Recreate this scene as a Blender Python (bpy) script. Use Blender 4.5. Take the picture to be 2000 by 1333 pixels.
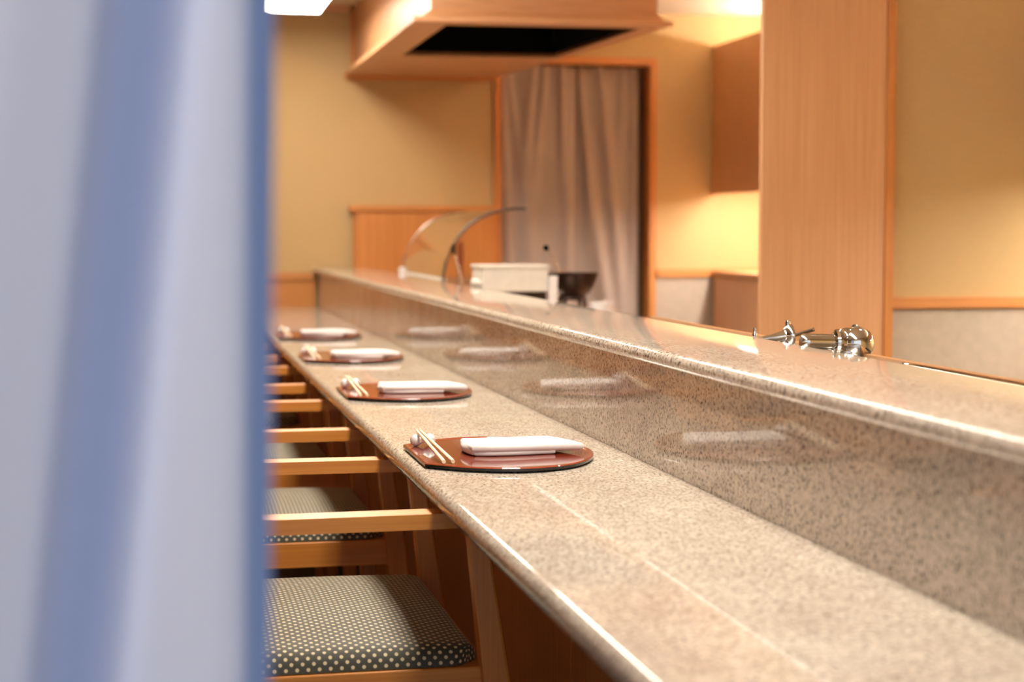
import bpy, bmesh, math, random
from mathutils import Vector, Matrix

random.seed(7)
for o in list(bpy.data.objects):
    bpy.data.objects.remove(o, do_unlink=True)
scene = bpy.context.scene
COL = scene.collection
R = math.radians

# ------------------------------------------------------------------ camera
cam_d = bpy.data.cameras.new('camera')
cam = bpy.data.objects.new('camera', cam_d)
COL.objects.link(cam)
scene.camera = cam
cam_d.sensor_width = 36.0
cam_d.lens = 3300.0 / 2000.0 * 36.0
cam_d.clip_start = 0.05
cam.location = (0, 0, 1.05)
cam.rotation_euler = (R(90 - 3.788), 0, R(-11.9595))
cam_d.dof.use_dof = True
cam_d.dof.focus_distance = 2.46
cam_d.dof.aperture_fstop = 4.2

# ------------------------------------------------------------------ world + exposure
world = bpy.data.worlds.new('world')
scene.world = world
world.use_nodes = True
bg = world.node_tree.nodes['Background']
bg.inputs[0].default_value = (0.88, 0.93, 1.0, 1)
bg.inputs[1].default_value = 1.0
scene.view_settings.view_transform = 'Standard'
scene.view_settings.look = 'None'
scene.view_settings.exposure = 0.17
scene.view_settings.gamma = 1.0
scene.view_settings.use_curve_mapping = False

LAMP_E = 19.0      # ceiling box lamps
SPOT_W = 80.0     # added kitchen fill spots, no known fitting
UNDER_E = 55.0    # strip lamps below the wall cabinets
UP_E = 85.0       # strip lamps on top of the wall cabinets


# ------------------------------------------------------------------ materials
def srgb(r, g, b):
    def c(v):
        v /= 255.0
        return v / 12.92 if v <= 0.04045 else ((v + 0.055) / 1.055) ** 2.4
    return (c(r), c(g), c(b), 1.0)


def new_mat(name):
    m = bpy.data.materials.new(name)
    m.use_nodes = True
    nt = m.node_tree
    return m, nt, nt.nodes['Principled BSDF'], nt.links


def coords(nt, links, scale, rot=(0, 0, 0), out='Object'):
    tc = nt.nodes.new('ShaderNodeTexCoord')
    mp = nt.nodes.new('ShaderNodeMapping')
    mp.inputs['Scale'].default_value = scale
    mp.inputs['Rotation'].default_value = rot
    links.new(tc.outputs[out], mp.inputs[0])
    return mp.outputs[0]


def noise(nt, links, vec, scale, detail=3.0, rough=0.55):
    n = nt.nodes.new('ShaderNodeTexNoise')
    n.inputs['Scale'].default_value = scale
    n.inputs['Detail'].default_value = detail
    n.inputs['Roughness'].default_value = rough
    links.new(vec, n.inputs['Vector'])
    return n.outputs[0]


def ramp(nt, links, fac, stops):
    r = nt.nodes.new('ShaderNodeValToRGB')
    e = r.color_ramp.elements
    while len(e) < len(stops):
        e.new(0.5)
    for i, (p, c) in enumerate(stops):
        e[i].position = p
        e[i].color = c
    links.new(fac, r.inputs[0])
    return r.outputs[0]


def mixcol(nt, links, fac, a, b, mode='MIX'):
    m = nt.nodes.new('ShaderNodeMix')
    m.data_type = 'RGBA'
    m.blend_type = mode
    for idx, val in ((0, fac), (6, a), (7, b)):
        if hasattr(val, 'is_linked') or isinstance(val, bpy.types.NodeSocket):
            links.new(val, m.inputs[idx])
        else:
            m.inputs[idx].default_value = val
    return m.outputs[2]


def bump(nt, links, bsdf, h, strength, dist=0.002):
    b = nt.nodes.new('ShaderNodeBump')
    b.inputs['Strength'].default_value = strength
    b.inputs['Distance'].default_value = dist
    links.new(h, b.inputs['Height'])
    links.new(b.outputs[0], bsdf.inputs['Normal'])


def m_plain(name, col, rough=0.5, metal=0.0, coat=0.0, spec=0.5, var=0.06, vscale=40):
    m, nt, b, L = new_mat(name)
    n = noise(nt, L, coords(nt, L, (1, 1, 1)), vscale, 3)
    d = tuple(max(0, c * (1 - var)) for c in col[:3]) + (1,)
    l = tuple(min(1, c * (1 + var)) for c in col[:3]) + (1,)
    L.new(ramp(nt, L, n, [(0.3, d), (0.7, l)]), b.inputs['Base Color'])
    b.inputs['Roughness'].default_value = rough
    b.inputs['Metallic'].default_value = metal
    b.inputs['Coat Weight'].default_value = coat
    b.inputs['Coat Roughness'].default_value = 0.05
    b.inputs['Specular IOR Level'].default_value = spec
    return m


def m_wood(name, light, dark, axis='z', fine=1.0, rough=0.42, coat=0.0):
    """straight-grained timber, grain running along one axis"""
    m, nt, b, L = new_mat(name)
    s = {'x': (1.2, 60, 60), 'y': (60, 1.2, 60), 'z': (60, 60, 1.2)}[axis]
    s = tuple(v * fine for v in s)
    v1 = coords(nt, L, s)
    n1 = noise(nt, L, v1, 2.2, 4, 0.6)
    s2 = {'x': (0.6, 9, 9), 'y': (9, 0.6, 9), 'z': (9, 9, 0.6)}[axis]
    n2 = noise(nt, L, coords(nt, L, s2), 1.3, 2)
    c1 = ramp(nt, L, n1, [(0.3, dark), (0.62, light)])
    mid = tuple((a + c) / 2 for a, c in zip(light, dark))
    c2 = ramp(nt, L, n2, [(0.3, mid), (0.75, light)])
    L.new(mixcol(nt, L, 0.45, c1, c2), b.inputs['Base Color'])
    b.inputs['Roughness'].default_value = rough
    b.inputs['Coat Weight'].default_value = coat
    bump(nt, L, b, n1, 0.05)
    return m


def m_granite(name):
    m, nt, b, L = new_mat(name)
    v = coords(nt, L, (1, 1, 1))
    n1 = noise(nt, L, v, 250, 2, 0.5)
    n2 = noise(nt, L, v, 120, 2, 0.5)
    n3 = noise(nt, L, v, 9, 2, 0.5)
    base = ramp(nt, L, n2, [(0.3, srgb(190, 180, 167)), (0.5, srgb(215, 205, 192)), (0.7, srgb(230, 221, 209))])
    fleck = ramp(nt, L, n1, [(0.35, (0, 0, 0, 1)), (0.46, (1, 1, 1, 1))])
    c = mixcol(nt, L, fleck, srgb(96, 86, 84), base)
    tint = ramp(nt, L, n3, [(0.3, srgb(240, 232, 226)), (0.7, srgb(255, 252, 246))])
    L.new(mixcol(nt, L, 1.0, c, tint, 'MULTIPLY'), b.inputs['Base Color'])
    b.inputs['Roughness'].default_value = 0.05
    b.inputs['IOR'].default_value = 1.5
    b.inputs['Specular IOR Level'].default_value = 0.32
    return m


def m_wallcloth(name, col):
    m, nt, b, L = new_mat(name)
    v = coords(nt, L, (1, 1, 1))
    n = noise(nt, L, v, 160, 4, 0.65)
    n2 = noise(nt, L, coords(nt, L, (1, 1, 6)), 30, 3)
    d = tuple(c * 0.9 for c in col[:3]) + (1,)
    c1 = ramp(nt, L, n, [(0.35, d), (0.65, col)])
    c2 = ramp(nt, L, n2, [(0.35, tuple(c * 0.95 for c in col[:3]) + (1,)), (0.65, col)])
    L.new(mixcol(nt, L, 0.5, c1, c2), b.inputs['Base Color'])
    b.inputs['Roughness'].default_value = 0.85
    b.inputs['Specular IOR Level'].default_value = 0.2
    bump(nt, L, b, n, 0.12, 0.001)
    return m


def m_dots(name):
    """dark upholstery woven with small staggered pale dots (UV in metres)"""
    m, nt, b, L = new_mat(name)
    v = coords(nt, L, (1, 1, 1), (0, 0, R(45)), 'UV')
    vo = nt.nodes.new('ShaderNodeTexVoronoi')
    vo.voronoi_dimensions = '2D'
    vo.inputs['Scale'].default_value = 1 / 0.0102
    vo.inputs['Randomness'].default_value = 0.0
    L.new(v, vo.inputs['Vector'])
    fac = ramp(nt, L, vo.outputs['Distance'], [(0.20, (0, 0, 0, 1)), (0.28, (1, 1, 1, 1))])
    n = noise(nt, L, coords(nt, L, (1, 1, 1)), 900, 2)
    dark = ramp(nt, L, n, [(0.3, srgb(48, 46, 36)), (0.7, srgb(80, 76, 58))])
    L.new(mixcol(nt, L, fac, srgb(226, 206, 164), dark), b.inputs['Base Color'])
    b.inputs['Roughness'].default_value = 0.62
    b.inputs['Sheen Weight'].default_value = 0.35
    b.inputs['Sheen Roughness'].default_value = 0.4
    b.inputs['Sheen Tint'].default_value = srgb(255, 235, 200)
    return m


def m_cloth(name, col, trans=0.0, scale=900, var=0.12, rough=0.85, tcol=None):
    m, nt, b, L = new_mat(name)
    n = noise(nt, L, coords(nt, L, (0.3, 0.3, 1.6)), scale, 2)
    d = tuple(c * (1 - var) for c in col[:3]) + (1,)
    c = ramp(nt, L, n, [(0.3, d), (0.7, col)])
    L.new(c, b.inputs['Base Color'])
    b.inputs['Roughness'].default_value = rough
    b.inputs['Specular IOR Level'].default_value = 0.2
    if trans > 0:
        t = nt.nodes.new('ShaderNodeBsdfTranslucent')
        t.inputs[0].default_value = tcol or col
        mx = nt.nodes.new('ShaderNodeMixShader')
        mx.inputs[0].default_value = trans
        L.new(b.outputs[0], mx.inputs[1])
        L.new(t.outputs[0], mx.inputs[2])
        L.new(mx.outputs[0], nt.nodes['Material Output'].inputs[0])
    return m


def m_emit(name, col, strength):
    m, nt, b, L = new_mat(name)
    b.inputs['Base Color'].default_value = (0.9, 0.88, 0.84, 1)
    b.inputs['Emission Color'].default_value = col
    b.inputs['Emission Strength'].default_value = strength
    return m


def m_glass(name):
    m, nt, b, L = new_mat(name)
    b.inputs['Base Color'].default_value = (0.97, 0.99, 0.97, 1)
    b.inputs['Roughness'].default_value = 0.02
    b.inputs['Transmission Weight'].default_value = 1.0
    b.inputs['IOR'].default_value = 1.45
    return m


WOOD_L, WOOD_D = srgb(216, 164, 117), srgb(192, 137, 92)
M = {}
M['wood'] = m_wood('pale_wood_vertical', WOOD_L, WOOD_D, 'z')
M['wood_x'] = m_wood('pale_wood_x', WOOD_L, WOOD_D, 'x')
M['wood_y'] = m_wood('pale_wood_y', WOOD_L, WOOD_D, 'y')
M['honey'] = m_wood('honey_wood_vertical', srgb(206, 138, 70), srgb(180, 108, 48), 'z')
M['honey_x'] = m_wood('honey_wood_x', srgb(208, 142, 76), srgb(180, 112, 54), 'x')
M['oak_x'] = m_wood('chair_oak_x', srgb(222, 146, 58), srgb(190, 110, 38), 'x', rough=0.35)
M['oak_y'] = m_wood('chair_oak_y', srgb(222, 146, 58), srgb(190, 110, 38), 'y', rough=0.35)
M['oak_z'] = m_wood('chair_oak_z', srgb(216, 138, 54), srgb(182, 102, 36), 'z', rough=0.35)
M['granite'] = m_granite('polished_beige_granite')
M['wall'] = m_wallcloth('straw_wallcloth', srgb(197, 168, 120))
M['dado'] = m_plain('beige_dado_panel', srgb(178, 164, 146), 0.6)
M['ceiling'] = m_plain('cream_ceiling', srgb(232, 210, 178), 0.8)
M['floor'] = m_plain('dark_floor', srgb(52, 36, 30), 0.6, var=0.2)
M['tile'] = m_plain('kitchen_floor_tile', srgb(58, 50, 45), 0.5, var=0.1)
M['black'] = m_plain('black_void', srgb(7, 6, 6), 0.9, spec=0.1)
M['iron'] = m_plain('seasoned_iron', srgb(62, 44, 34), 0.34, 0.6, var=0.25)
M['steel'] = m_plain('brushed_steel', srgb(196, 190, 182), 0.25, 1.0)
M['chrome'] = m_plain('chrome', srgb(226, 224, 220), 0.07, 1.0, var=0.01)
M['darksteel'] = m_plain('dark_steel_trim', srgb(120, 104, 88), 0.35, 0.8)
M['white'] = m_plain('white_enamel', srgb(228, 220, 206), 0.4)
M['porcelain'] = m_plain('white_porcelain', srgb(238, 232, 228), 0.18, coat=0.4, var=0.01)
M['towel'] = m_cloth('white_terry_cloth', srgb(234, 228, 224), 0.0, 700, 0.04)
M['chop'] = m_wood('bare_chopstick_wood', srgb(246, 228, 196), srgb(232, 208, 170), 'y', rough=0.5)
M['lacquer'] = m_plain('red_brown_lacquer', srgb(124, 46, 24), 0.08, coat=0.5, var=0.05)
M['lacq_rim'] = m_plain('red_brown_lacquer_rim', srgb(148, 66, 38), 0.14, coat=0.4, var=0.05)
M['lacq_black'] = m_plain('black_lacquer', srgb(16, 14, 14), 0.2, coat=0.4)
M['dots'] = m_dots('dotted_upholstery')
M['drape'] = m_cloth('taupe_drape', srgb(236, 220, 208), 0.12, 500, 0.05, 0.6)
M['noren'] = m_cloth('pale_blue_linen', srgb(192, 205, 236), 0.6, 500, 0.1, 0.9, srgb(204, 213, 236))
M['noren_hem'] = m_cloth('blue_linen_hem', srgb(140, 158, 198), 0.35, 500, 0.1, 0.9)
M['lamp'] = m_emit('lamp_diffuser', (1.0, 0.92, 0.81, 1), LAMP_E)
M['spot'] = m_emit('fill_spot_lens', (1.0, 0.84, 0.62, 1), 6.0)
M['under'] = m_emit('strip_tube_below', (1.0, 0.96, 0.88, 1), UNDER_E)
M['up'] = m_emit('strip_tube_above', (1.0, 0.94, 0.84, 1), UP_E)
M['glass'] = m_glass('clear_glass')


# ------------------------------------------------------------------ mesh helpers
def link(name, me, mat, parent=None, smooth=False):
    o = bpy.data.objects.new(name, me)
    COL.objects.link(o)
    if mat is not None and not me.materials:
        me.materials.append(mat)
    if smooth:
        for p in me.polygons:
            p.use_smooth = True
        me.set_sharp_from_angle(angle=R(42))
    if parent is not None:
        o.parent = parent
    return o


def from_bm(name, bm, mat, parent=None, smooth=False):
    bmesh.ops.recalc_face_normals(bm, faces=bm.faces)
    me = bpy.data.meshes.new(name)
    bm.to_mesh(me)
    bm.free()
    return link(name, me, mat, parent, smooth)


def add_box(bm, x0, x1, y0, y1, z0, z1, bev=0.0, seg=2):
    vs = [bm.verts.new((x, y, z)) for x in (x0, x1) for y in (y0, y1) for z in (z0, z1)]
    fs = [(0, 1, 3, 2), (4, 6, 7, 5), (0, 4, 5, 1), (2, 3, 7, 6), (0, 2, 6, 4), (1, 5, 7, 3)]
    faces = [bm.faces.new([vs[i] for i in f]) for f in fs]
    if bev > 0:
        es = list({e for f in faces for e in f.edges})
        bmesh.ops.bevel(bm, geom=es, offset=bev, segments=seg, profile=0.5, affect='EDGES')


def box(name, x0, x1, y0, y1, z0, z1, mat, parent=None, bev=0.0, seg=2):
    bm = bmesh.new()
    add_box(bm, x0, x1, y0, y1, z0, z1, bev, seg)
    return from_bm(name, bm, mat, parent)


def prism(name, pts, axis, a0, a1, mat, parent=None, bev=0.0, smooth=False, seg=2):
    """polygon extruded along an axis: pts are the two other coordinates in order"""
    bm = bmesh.new()

    def mk(p, a):
        if axis == 'x':
            return (a, p[0], p[1])
        if axis == 'y':
            return (p[0], a, p[1])
        return (p[0], p[1], a)
    lo = [bm.verts.new(mk(p, a0)) for p in pts]
    hi = [bm.verts.new(mk(p, a1)) for p in pts]
    n = len(pts)
    bm.faces.new(lo)
    bm.faces.new(list(reversed(hi)))
    for i in range(n):
        bm.faces.new((lo[i], lo[(i + 1) % n], hi[(i + 1) % n], hi[i]))
    if bev > 0:
        bmesh.ops.bevel(bm, geom=list(bm.edges), offset=bev, segments=seg, profile=0.5, affect='EDGES')
    return from_bm(name, bm, mat, parent, smooth)


def quad_hull(name, bot, top, mat, parent=None):
    """solid between two quads given as 4 points each"""
    bm = bmesh.new()
    b = [bm.verts.new(p) for p in bot]
    t = [bm.verts.new(p) for p in top]
    bm.faces.new(b)
    bm.faces.new(list(reversed(t)))
    for i in range(4):
        bm.faces.new((b[i], b[(i + 1) % 4], t[(i + 1) % 4], t[i]))
    return from_bm(name, bm, mat, parent)


def add_tube(bm, path, radii, n=14, cap=True):
    rings = []
    for i, p in enumerate(path):
        p = Vector(p)
        a = Vector(path[max(i - 1, 0)])
        c = Vector(path[min(i + 1, len(path) - 1)])
        t = (c - a).normalized()
        ref = Vector((0, 0, 1)) if abs(t.z) < 0.9 else Vector((1, 0, 0))
        u = t.cross(ref).normalized()
        w = t.cross(u).normalized()
        r = radii[i] if isinstance(radii, (list, tuple)) else radii
        rings.append([bm.verts.new(p + (u * math.cos(2 * math.pi * k / n) + w * math.sin(2 * math.pi * k / n)) * r)
                      for k in range(n)])
    for i in range(len(rings) - 1):
        for k in range(n):
            bm.faces.new((rings[i][k], rings[i][(k + 1) % n], rings[i + 1][(k + 1) % n], rings[i + 1][k]))
    if cap:
        bm.faces.new(list(reversed(rings[0])))
        bm.faces.new(rings[-1])


def tube(name, path, radii, mat, parent=None, n=14):
    bm = bmesh.new()
    add_tube(bm, path, radii, n)
    return from_bm(name, bm, mat, parent, True)


def lathe(name, prof, origin, direction, mat, parent=None, n=24):
    """profile (radius, distance along direction) revolved"""
    d = Vector(direction).normalized()
    path = [Vector(origin) + d * h for r, h in prof]
    ref = Vector((0, 0, 1)) if abs(d.z) < 0.9 else Vector((1, 0, 0))
    u = d.cross(ref).normalized()
    w = d.cross(u).normalized()
    bm = bmesh.new()
    rings = []
    for (r, h), p in zip(prof, path):
        r = max(r, 1e-5)
        rings.append([bm.verts.new(p + (u * math.cos(2 * math.pi * k / n) + w * math.sin(2 * math.pi * k / n)) * r)
                      for k in range(n)])
    for i in range(len(rings) - 1):
        for k in range(n):
            bm.faces.new((rings[i][k], rings[i][(k + 1) % n], rings[i + 1][(k + 1) % n], rings[i + 1][k]))
    bm.faces.new(list(reversed(rings[0])))
    bm.faces.new(rings[-1])
    bmesh.ops.remove_doubles(bm, verts=bm.verts, dist=1e-5)
    return from_bm(name, bm, mat, parent, True)


def thing(name, label, cat, loc=(0, 0, 0), group=None):
    o = bpy.data.objects.new(name, None)
    o.empty_display_size = 0.05
    COL.objects.link(o)
    o.location = loc
    return tag(o, label, cat, group)


def tag(o, label, cat, group=None):
    o['label'] = label
    o['category'] = cat
    if group:
        o['group'] = group
    return o


def struct(o, label=None):
    o['kind'] = 'structure'
    if label:
        o['label'] = label
    return o


def copy_tree(o, parent=None):
    c = o.copy()
    COL.objects.link(c)
    c.parent = parent
    for ch in list(o.children):
        copy_tree(ch, c)
    return c


# ================================================================== the room
W = 7.2            # back wall plane
CEIL = 1.993
struct(box('floor', -1.9, 0.62, -0.3, W + 0.9, -0.05, 0, M['floor']), 'dark floor below the counter chairs')
struct(box('floor', 0.62, 2.9, -0.3, W + 0.9, -0.05, 0, M['tile']), 'tiled kitchen floor behind the counter')
struct(box('ceiling', -1.9, 2.9, -0.3, W + 0.9, CEIL, CEIL + 0.05, M['ceiling']), 'cream ceiling over counter and kitchen')
struct(box('wall_left', -1.9, -1.8, -0.3, W + 0.1, 0, CEIL, m_plain('brown_side_wall', srgb(128, 104, 80), 0.8)), 'brown side wall behind the chairs')
struct(box('wall_right', 2.8, 2.9, -0.3, W + 0.9, 0, CEIL, M['wall']), 'straw coloured wall behind the kitchen cabinets')

bm = bmesh.new()
add_box(bm, 1.30, 2.8, 0.72, 0.80, 0, CEIL)
add_box(bm, -1.8, -0.68, 0.72, 0.80, 0, CEIL)
add_box(bm, -0.68, 1.30, 0.72, 0.80, 1.83, CEIL)
struct(from_bm('wall_entrance', bm, M['wall']), 'straw coloured entrance wall around the opening with the blue curtain')
DX0, DX1, DZ = 1.475, 2.143, 1.768     # doorway opening
bm = bmesh.new()
add_box(bm, -1.8, DX0 - 0.03, W, W + 0.1, 0, CEIL)
add_box(bm, DX1 + 0.03, 2.8, W, W + 0.1, 0, CEIL)
add_box(bm, DX0 - 0.03, DX1 + 0.03, W, W + 0.1, DZ + 0.03, CEIL)
wb = struct(from_bm('wall_back', bm, M['wall']), 'straw coloured back wall with a curtained doorway')
# dado of the back wall: honey wood left of the counter end, beige right of the door
for k in range(4):
    box('dado_panel', -1.8 + k * 0.6175 + 0.002, -1.8 + (k + 1) * 0.6175 - 0.002, W - 0.012, W, 0.0, 0.835, M['honey'], wb)
box('dado_panel', DX1 + 0.032, 2.8, W - 0.008, W, 0.0, 0.838, M['dado'], wb)
struct(box('trim_1', -1.8, 0.66, W - 0.022, W, 0.836, 0.866, M['honey_x'], None, 0.002), 'honey wood dado rail on the back wall beside the counter end')
struct(box('trim_2', DX1 + 0.032, 2.8, W - 0.022, W, 0.838, 0.874, M['honey_x'], None, 0.002), 'wood dado rail right of the doorway')
struct(box('trim_3', -1.8, 0.84, W - 0.02, W, CEIL - 0.028, CEIL, M['wood_x'], None, 0.002), 'wood ceiling strip above the back wall')

# doorway frame with the dark passage behind it
dr = struct(bpy.data.objects.new('door_1', None), 'wood framed kitchen doorway in the back wall')
COL.objects.link(dr)
dr.location = (0, 0, 0)
box('jamb', DX0 - 0.03, DX0, W - 0.014, W + 0.1, 0, DZ + 0.03, M['honey'], dr, 0.002)
box('jamb', DX1, DX1 + 0.03, W - 0.014, W + 0.1, 0, DZ + 0.03, M['honey'], dr, 0.002)
box('head', DX0, DX1, W - 0.014, W + 0.1, DZ, DZ + 0.03, M['honey_x'], dr, 0.002)
bm = bmesh.new()
add_box(bm, DX0 - 0.3, DX1 + 0.3, W + 0.8, W + 0.85, 0, CEIL)
add_box(bm, DX0 - 0.35, DX0 - 0.3, W + 0.1, W + 0.85, 0, CEIL)
add_box(bm, DX1 + 0.3, DX1 + 0.35, W + 0.1, W + 0.85, 0, CEIL)
struct(from_bm('wall_passage', bm, M['dado']), 'dim passage wall behind the doorway curtain')


def drape(name, x0, x1, yb, ztop, zbot, folds, amp, seed, label):
    """hanging cloth panel gathered at the top; folds widen and lean downwards"""
    rnd = random.Random(seed)
    nx, nz = 90, 46
    bm = bmesh.new()
    grid = []
    for j in range(nz + 1):
        t = j / nz
        z = ztop + (zbot - ztop) * t
        row = []
        for i in range(nx + 1):
            u = i / nx
            x = x0 + (x1 - x0) * u
            y = 0.0
            for (c, w, lean, a, tt) in folds:
                cc = c + lean * t
                ww = w * (1 + 1.1 * t)
                fade = math.exp(-((t - tt[0]) / tt[1]) ** 2)
                y -= 1.7 * a * fade * math.exp(-((u - cc) / ww) ** 2)
            y += amp * math.sin(u * 6.0 + 0.8 * t + seed) * (0.4 + 0.6 * t)
            row.append(bm.verts.new((x, yb + y, z)))
        grid.append(row)
    for j in range(nz):
        for i in range(nx):
            bm.faces.new((grid[j][i], grid[j][i + 1], grid[j + 1][i + 1], grid[j + 1][i]))
    bmesh.ops.solidify(bm, geom=list(bm.faces), thickness=0.0015)
    o = from_bm(name, bm, M['drape'], None, True)
    return tag(o, label, 'curtain', 'doorway curtain panels')


def vfolds(rnd, n, spread):
    out = []
    for k in range(n):
        c = (k + 0.5) / n + rnd.uniform(-0.05, 0.05)
        out.append((c, rnd.uniform(0.035, 0.06), rnd.uniform(-spread, spread), rnd.uniform(0.014, 0.026),
                    (rnd.uniform(0.0, 0.15), rnd.uniform(0.25, 0.5))))
    return out


# each fold: centre at the top (0-1), half width, sideways lean over the full height, depth, (height of its middle, vertical reach)
fl = [(0.10, 0.050, 0.62, 0.012, (0.02, 0.22)), (0.46, 0.050, -0.50, 0.012, (0.02, 0.22)), (0.60, 0.050, -0.40, 0.014, (0.05, 0.26)),
      (0.82, 0.045, 0.10, 0.016, (0.05, 0.30)), (0.03, 0.050, 0.16, 0.014, (0.30, 0.50)), (0.36, 0.080, 0.02, 0.012, (0.40, 0.40)),
      (0.95, 0.050, -0.05, 0.012, (0.45, 0.40))]
drape('curtain', DX0 + 0.002, 1.812, W + 0.045, DZ - 0.006, 0.18, fl, 0.006, 1, 'left panel of the taupe cloth curtain in the doorway')
fr = [(0.10, 0.05, 0.30, 0.016, (0.15, 0.35)), (0.38, 0.07, 0.55, 0.022, (0.35, 0.55)), (0.02, 0.06, 0.70, 0.024, (0.65, 0.40)),
      (0.75, 0.05, -0.20, 0.012, (0.0, 0.25)), (0.92, 0.05, 0.0, 0.014, (0.3, 0.6))]
drape('curtain', 1.814, DX1 - 0.03, W + 0.066, DZ - 0.006, 0.18, fr, 0.006, 2, 'right panel of the taupe cloth curtain in the doorway')
tag(tube('curtain_rod', [(DX0, W + 0.055, DZ - 0.006), (DX1, W + 0.055, DZ - 0.006)], 0.004, M['darksteel']),
    'thin rod carrying the doorway curtain', 'rod')

# low wooden sliding-door cupboard against the back wall
cb = thing('wall_cupboard', 'low honey wood cupboard with a cap rail against the back wall', 'cupboard', (0, 0, 0))
box('body', 0.830, 1.446, W - 0.035, W, 0, 1.127, M['honey'], cb)
box('cap_rail', 0.812, 1.452, W - 0.055, W, 1.127, 1.150, M['honey_x'], cb, 0.002)
box('sliding_door', 0.845, 1.300, W - 0.045, W - 0.035, 0.05, 1.122, M['honey'], cb, 0.001)
box('sliding_door', 1.302, 1.444, W - 0.041, W - 0.035, 0.05, 1.122, M['honey'], cb, 0.001)
h = box('door_pull', 1.276, 1.296, W - 0.053, W - 0.045, 0.80, 0.995, m_wood('dark_red_wood', srgb(150, 72, 34), srgb(120, 52, 22), 'z'), cb, 0.002)
h['label'] = 'dark red wooden door pull'

# partition with the wide wooden pillar right of the kitchen
PY = 4.0
pl = struct(bpy.data.objects.new('pillar', None), 'wide pale wood pillar at the kitchen partition end')
COL.objects.link(pl)
for k in range(1):
    box('face_panel', 1.483, 1.812, PY, PY + 0.022, 0, CEIL, M['wood'], pl, 0.002)
    box('stud', 1.66, 1.836, PY + 0.022, PY + 0.12, 0, CEIL, M['wood'], pl)
box('corner_strip', 1.812, 1.836, PY - 0.004, PY + 0.022, 0, CEIL, M['honey'], pl, 0.002)
pw = struct(box('wall_partition', 1.836, 2.8, PY + 0.05, PY + 0.12, 0, CEIL, M['wall']), 'straw coloured wall right of the wood pillar')
box('dado_panel', 1.836, 2.8, PY + 0.043, PY + 0.05, 0, 0.842, M['dado'], pw)
struct(box('trim_4', 1.836, 2.8, PY + 0.03, PY + 0.05, 0.846, 0.875, M['honey_x'], None, 0.002), 'wood dado rail on the wall right of the pillar')


# ================================================================== kitchen cabinets
def wall_cabinet(y0, y1, doors, label, gl):
    c = thing('wall_cabinet', label, 'cabinet', (2.62, (y0 + y1) / 2, 1.205), 'wall cabinets')
    ox, oy, oz = c.location

    def b(n, x0, x1, ya, yb, z0, z1, m, bev=0.0):
        return box(n, x0 - ox, x1 - ox, ya - oy, yb - oy, z0 - oz, z1 - oz, m, c, bev)
    b('carcass', 2.452, 2.8, y0, y1, 1.25, 1.80, M['wood'])
    n = doors
    for k in range(n):
        a, e = y0 + (y1 - y0) * k / n, y0 + (y1 - y0) * (k + 1) / n
        b('door', 2.432, 2.452, a + 0.002, e - 0.002, 1.205, 1.857, M['wood'], 0.0015)
    s = thing('strip_lamp', 'slim strip lamp fixed under the wall cabinet ' + gl, 'lamp', (2.505, (y0 + y1) / 2, 1.228), 'cabinet strip lamps')
    L2 = (y1 - y0) / 2 - 0.17
    box('housing', -0.03, 0.03, -L2, L2, 0.012, 0.022, M['white'], s)
    box('tube', -0.030, 0.030, -L2 + 0.02, L2 - 0.02, -0.014, 0.012, M['under'], s)
    s2 = thing('strip_lamp', 'slim strip lamp lying on top of the wall cabinet ' + gl, 'lamp', (2.64, (y0 + y1) / 2, 1.80), 'cabinet strip lamps')
    box('housing', -0.03, 0.03, -L2, L2, 0.0, 0.012, M['white'], s2)
    box('tube', -0.018, 0.018, -L2 + 0.02, L2 - 0.02, 0.012, 0.028, M['up'], s2)


def base_cabinet(y0, y1, doors, label):
    c = thing('base_cabinet', label, 'cabinet', (2.62, (y0 + y1) / 2, 0))
    ox, oy, oz = c.location

    def b(n, x0, x1, ya, yb, z0, z1, m, bev=0.0):
        return box(n, x0 - ox, x1 - ox, ya - oy, yb - oy, z0 - oz, z1 - oz, m, c, bev)
    b('carcass', 2.456, 2.798, y0, y1, 0, 0.845, M['wood'])
    for k in range(doors):
        a, e = y0 + (y1 - y0) * k / doors, y0 + (y1 - y0) * (k + 1) / doors
        b('door', 2.436, 2.456, a + 0.002, e - 0.002, 0.08, 0.842, M['wood'], 0.0015)


wall_cabinet(4.14, W - 0.002, 5, 'pale wood wall cabinet between the pillar and the back wall', 'behind the pillar')
base_cabinet(4.14, W - 0.026, 5, 'pale wood base cabinet below the lit wall behind the pillar')
tag(box('cabinet_worktop', 2.428, 2.8, 4.14, W - 0.026, 0.846, 0.866, M['wood_y'], None, 0.002),
    'pale wood worktop on the base cabinet behind the pillar', 'worktop')
wall_cabinet(1.9, PY + 0.04, 4, 'pale wood wall cabinet on the right wall in front of the pillar', 'in front of the pillar')


# ================================================================== range hood
hd = thing('range_hood', 'boxy pale wood range hood with a black opening above the kitchen', 'range hood', (0, 0, 0))
zb, zs = 1.699, 1.742
# skirt outline (bottom, flared) and box outline (above the skirt)
SB = [(0.805, 5.28), (1.637, 5.24), (1.44, W), (0.80, W)]
ST = [(0.868, 5.33), (1.600, 5.29), (1.42, W), (0.845, W)]
HO = [(0.922, 5.365), (1.556, 5.335), (1.498, 6.31), (0.922, 6.34)]
t_ = 0.018


def lerp2(a, c, t):
    return (a[0] + (c[0] - a[0]) * t, a[1] + (c[1] - a[1]) * t)


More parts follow.
